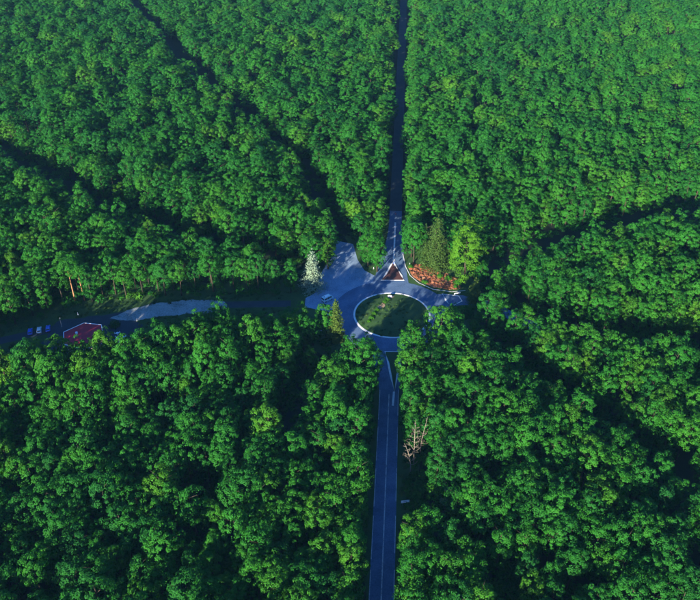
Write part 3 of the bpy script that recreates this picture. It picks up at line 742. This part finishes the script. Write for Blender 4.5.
van = vehicle('van', (-9.6, 265.4, 0.05), R(40),
    [(-2.5, .35), (-2.55, .9), (-2.45, 2.25), (-2.3, 2.42), (1.1, 2.42), (1.35, 2.32), (2.0, 1.45), (2.55, 1.22), (2.62, .8), (2.6, .35)],
    [[(-2.2, 1.35), (-.75, 1.35), (-.75, 2.05), (-2.15, 2.05)], [(-.6, 1.35), (.55, 1.35), (.55, 2.05), (-.6, 2.05)], [(.7, 1.35), (1.75, 1.35), (1.3, 2.05), (.7, 2.05)]],
    ((1.96, 1.5), (1.4, 2.25)), ((-2.52, 1.35), (-2.46, 2.15)), 2.0, 'van_paint', 'pale aqua van parked on the apron beside the silvery spruce', 'van', 1.6, 1.6)
MB().box(-.7, 0, 2.47, 2.0, 1.3, .1).build('roof_vent', M['white'], van, .03)
MB().box(-1.7, 0, 2.49, .5, .5, .12).build('roof_hatch', M['glass'], van, .03)
car_prof = [(-2.05, .32), (-2.1, .85), (-1.85, .98), (-1.3, 1.42), (.25, 1.46), (1.05, .98), (1.95, .82), (2.1, .6), (2.05, .32)]
for (x, y, p, lb) in ((-128.2, 242.6, 'car_blue', 'blue hatchback at the outer end of the parked row by the house'), (-124.9, 243.6, 'car_white', 'white hatchback parked between two blue cars'), (-121.7, 244.7, 'car_blue', 'blue hatchback parked nearest the maroon-roofed house')):
    vehicle('parked_car', (x, y, 0.04), R(107), car_prof, [[(-1.55, 1.0), (-.4, 1.0), (-.4, 1.36), (-1.2, 1.36)], [(-.32, 1.0), (.8, 1.0), (.22, 1.38), (-.32, 1.38)]],
            ((1.0, 1.02), (.3, 1.42)), ((-1.82, 1.0), (-1.34, 1.39)), 1.74, p, lb, 'car', 1.3, 1.25, group='cars parked by the house')

# ------------------------------------------------------------------ the house
hx, hy = -103.0, 236.5
house = empty('house', (hx, hy, 0)); tag(house, 'low house with maroon roof and white roof edging', 'house')
OUT = [(-9.6, 1.4), (-3.4, 7.4), (3.9, 6.2), (8.3, -5.4), (1.4, -9.6), (-7.2, -6.2)]
IN_ = [(x * .9, y * .9) for x, y in OUT]
MB().prism(IN_, 0.0, 3.7).build('wall', M['render'], house)
apex = (-1.0, -.6, 5.3)
rf = MB(); n = len(OUT)
rf.add([(x, y, 3.95) for x, y in OUT] + [(x, y, 3.75) for x, y in OUT] + [apex], [(i, (i + 1) % n, 2 * n) for i in range(n)] + [(i, n + i, n + (i + 1) % n, (i + 1) % n) for i in range(n)] + [tuple(range(n, 2 * n))])
roof = rf.build('roof', M['roof'], house)
for i in range(n):
    a, b = Vector((*OUT[i], 3.95)), Vector((*OUT[(i + 1) % n], 3.95)); d = (b - a); L = d.length
    MB().box((a.x + b.x) / 2, (a.y + b.y) / 2, 3.93, L - .02, .24, .36, math.atan2(d.y, d.x)).build('fascia', M['white'], roof, .02)
MB().box(-3.6, -.9, 5.1, .75, .75, 1.3).build('chimney', M['white'], roof, .03)
for i in range(n):                                       # windows and a door in every wall
    a, b = Vector(IN_[i]), Vector(IN_[(i + 1) % n]); d = b - a; L = d.length; ang = math.atan2(d.y, d.x); nrm = Vector((d.y, -d.x)).normalized()
    if nrm.dot((a + b) / 2) < 0: nrm = -nrm
    for k, t in enumerate((.27, .73)):
        p = a + d * t + nrm * .03
        if i == 2 and k == 0:
            dr = MB().box(p.x, p.y, 1.08, 1.0, .1, 2.1, ang).build('door', M['wood'], house); q = p + nrm * .08 + d.normalized() * .35
            MB().box(q.x, q.y, 1.0, .12, .08, .06, ang).build('handle', M['metal'], dr); continue
        wd = MB().box(p.x, p.y, 1.75, 1.5, .1, 1.25, ang).build('window', M['white'], house); q = p + nrm * .06
        for s_ in (-.36, .36):
            q2 = q + d.normalized() * s_; MB().box(q2.x, q2.y, 1.75, .62, .05, 1.05, ang).build('pane', M['glass'], wd)
# terrace tables and chairs
def garden_table(x, y, rz, i):
    e = empty('garden_table', (x, y, 0.03), rz); tag(e, 'white garden table on the terrace beside the maroon-roofed house', 'table', 'white garden tables on the terrace')
    MB().disc_ring(0, 0, .02, .62, .7, .75, 20).build('tabletop', M['white'], e)
    for k in range(4):
        a = k * math.pi / 2 + .78; MB().tube([(.5 * math.cos(a), .5 * math.sin(a), 0), (.3 * math.cos(a), .3 * math.sin(a), .7)], .025, 5).build('leg', M['white'], e)
def garden_chair(x, y, rz):
    e = empty('garden_chair', (x, y, 0.03), rz); tag(e, 'white garden chair drawn up to a terrace table', 'chair', 'white garden chairs on the terrace')
    MB().box(0, 0, .44, .46, .46, .05).build('seat', M['white'], e, .01)
    MB().box(-.21, 0, .7, .04, .46, .46).build('backrest', M['white'], e, .01)
    for sx in (-.19, .19):
        for sy in (-.19, .19): MB().box(sx, sy, .21, .05, .05, .42).build('leg', M['white'], e)
for i, (x, y) in enumerate(((-92.6, 238.4), (-89.9, 238.9), (-90.6, 235.9), (-93.0, 241.6), (-87.4, 237.2))):
    garden_table(x, y, i * .5, i)
    for k in range(3):
        a = i + k * 2.1; garden_chair(x + 1.0 * math.cos(a), y + 1.0 * math.sin(a), a + math.pi)

# ------------------------------------------------------------------ signs, posts and small things
def road_sign(x, y, rz, w_, h_, z0, label, m='white', rows=2, posts=2, back='metal'):
    e = empty('road_sign', (x, y, 0), rz); tag(e, label, 'sign')
    for k in range(posts):
        px = 0 if posts == 1 else (-w_ * .32 + k * w_ * .64)
        MB().tube([(px, .05, -.1), (px, .05, z0 + h_)], .05, 8).build('post', M['metal'], e)
    pn = MB().box(0, 0, z0 + h_ / 2, w_, .05, h_).build('panel', M[m], e, .015)
    for k in range(rows):
        MB().box(-w_ * .06 + .1 * k, -.032, z0 + h_ * (.36 + .3 * k), w_ * (.5 - .12 * k), .012, h_ * .12).build('print', M['grey_print'], pn)
    return e
road_sign(16.9, 155.4, R(8), 2.6, 1.15, 1.3, 'white two-post direction sign on the verge of the straight road')
road_sign(46.0, 268.9, R(20), 3.0, .7, .9, 'low white direction sign beside the red earth bed', rows=1)
def round_sign(x, y, rz, label, m, z=2.0):
    e = empty('traffic_sign', (x, y, 0), rz); tag(e, label, 'sign')
    MB().tube([(0, .05, -.1), (0, .05, z + .3)], .04, 8).build('post', M['metal'], e)
    d = MB(); ring = [(0.42 * math.cos(k * .3927), .42 * math.sin(k * .3927)) for k in range(16)]
    d.extr([(a, z + b) for a, b in ring], -.03, .02); p = d.build('panel', M[m], e)
    MB().box(0, -.045, z, .5, .012, .14).build('print', M['white'], p)
round_sign(20.0, 292.0, R(4), 'round blue sign on the tip of the paved splitter island', 'sign_blue')
round_sign(22.9, 338.5, R(4), 'round red sign at the far end of the painted tail', 'sign_red')
def bollard(x, y, h, label, m='white'):
    e = empty('marker_post', (x, y, 0)); tag(e, label, 'post')
    MB().tube([(0, 0, -.05), (0, 0, h * .8), (0, 0, h)], [.13, .12, .1], 10).build('post', M[m], e)
    MB().disc_ring(0, 0, .1, .135, h * .72, h * .84, 12).build('band', M['dark'], e)
bollard(10.7, 290.1, 1.3, 'white marker post on the grass tip beside the apron')
bollard(27.2, 293.2, 1.2, 'white marker post inside the kerb of the red earth bed')
bollard(-112.7, 254.8, 1.2, 'white marker post in the clearing before the bare-trunked pines')
bollard(-87.3, 250.6, 1.2, 'white marker post at the near edge of the gravel yard')
bollard(4.1, 312.5, 1.6, 'white marker post at the start of the diagonal ride')
pole = empty('lamp_post', (-116.8, 246.5, 0)); tag(pole, 'slim grey lamp post between the parked cars and the house', 'lamp post')
MB().tube([(0, 0, -.1), (0, 0, 4.4), (.1, -.1, 4.7)], [.09, .06, .05], 8).build('pole', M['metal'], pole)
MB().box(.3, -.3, 4.75, .6, .22, .12, R(-45)).build('lantern', M['metal'], pole, .03)
bar = empty('barrier', (-11.0, 243.0, 0), R(5)); tag(bar, 'white wooden barrier rail beneath the trees by the columnar conifer', 'barrier')
MB().box(0, 0, .85, 3.4, .12, .2).build('rail', M['white'], bar, .02)
for s_ in (-1.4, 1.4): MB().box(s_, .08, .42, .14, .14, .95).build('post', M['white'], bar, .02)
bs = bmesh.new(); bmesh.ops.create_icosphere(bs, subdivisions=2, radius=1.0)
for v in bs.verts:
    v.co *= 1 + .16 * math.sin(v.co.x * 4 + 1) * math.cos(v.co.y * 5) + .08 * math.sin(9 * v.co.z); v.co.x *= 1.1; v.co.y *= .8; v.co.z *= .65
bme = bpy.data.meshes.new('boulder'); bs.to_mesh(bme); bs.free(); bme.materials.append(M['stone'])
bo = bpy.data.objects.new('boulder', bme); COL.objects.link(bo); bo.location = (RC[0] - .3, RC[1] + 12.3, .75); tag(bo, 'pale boulder on the grassed island at the end of the shrub row', 'boulder')

# ------------------------------------------------------------------ haze
hz = MB().box(0, 0, (CAM_H + 4 - 1) / 2, 6200, 6200, CAM_H + 4 + 1).build('haze', M['ground'])
hm = bpy.data.materials.new('haze'); hm.use_nodes = True; hn = hm.node_tree; hn.nodes.remove(hn.nodes['Principled BSDF'])
pv = hn.nodes.new('ShaderNodeVolumePrincipled'); pv.inputs['Color'].default_value = (0.25, 0.6, 1.0, 1); pv.inputs['Density'].default_value = 0.000032; pv.inputs['Anisotropy'].default_value = 0.0
hn.links.new(pv.outputs[0], hn.nodes['Material Output'].inputs['Volume'])
hz.data.materials.clear(); hz.data.materials.append(hm); tag(hz, 'thin bluish haze in the air over the forest', 'haze', kind='stuff')
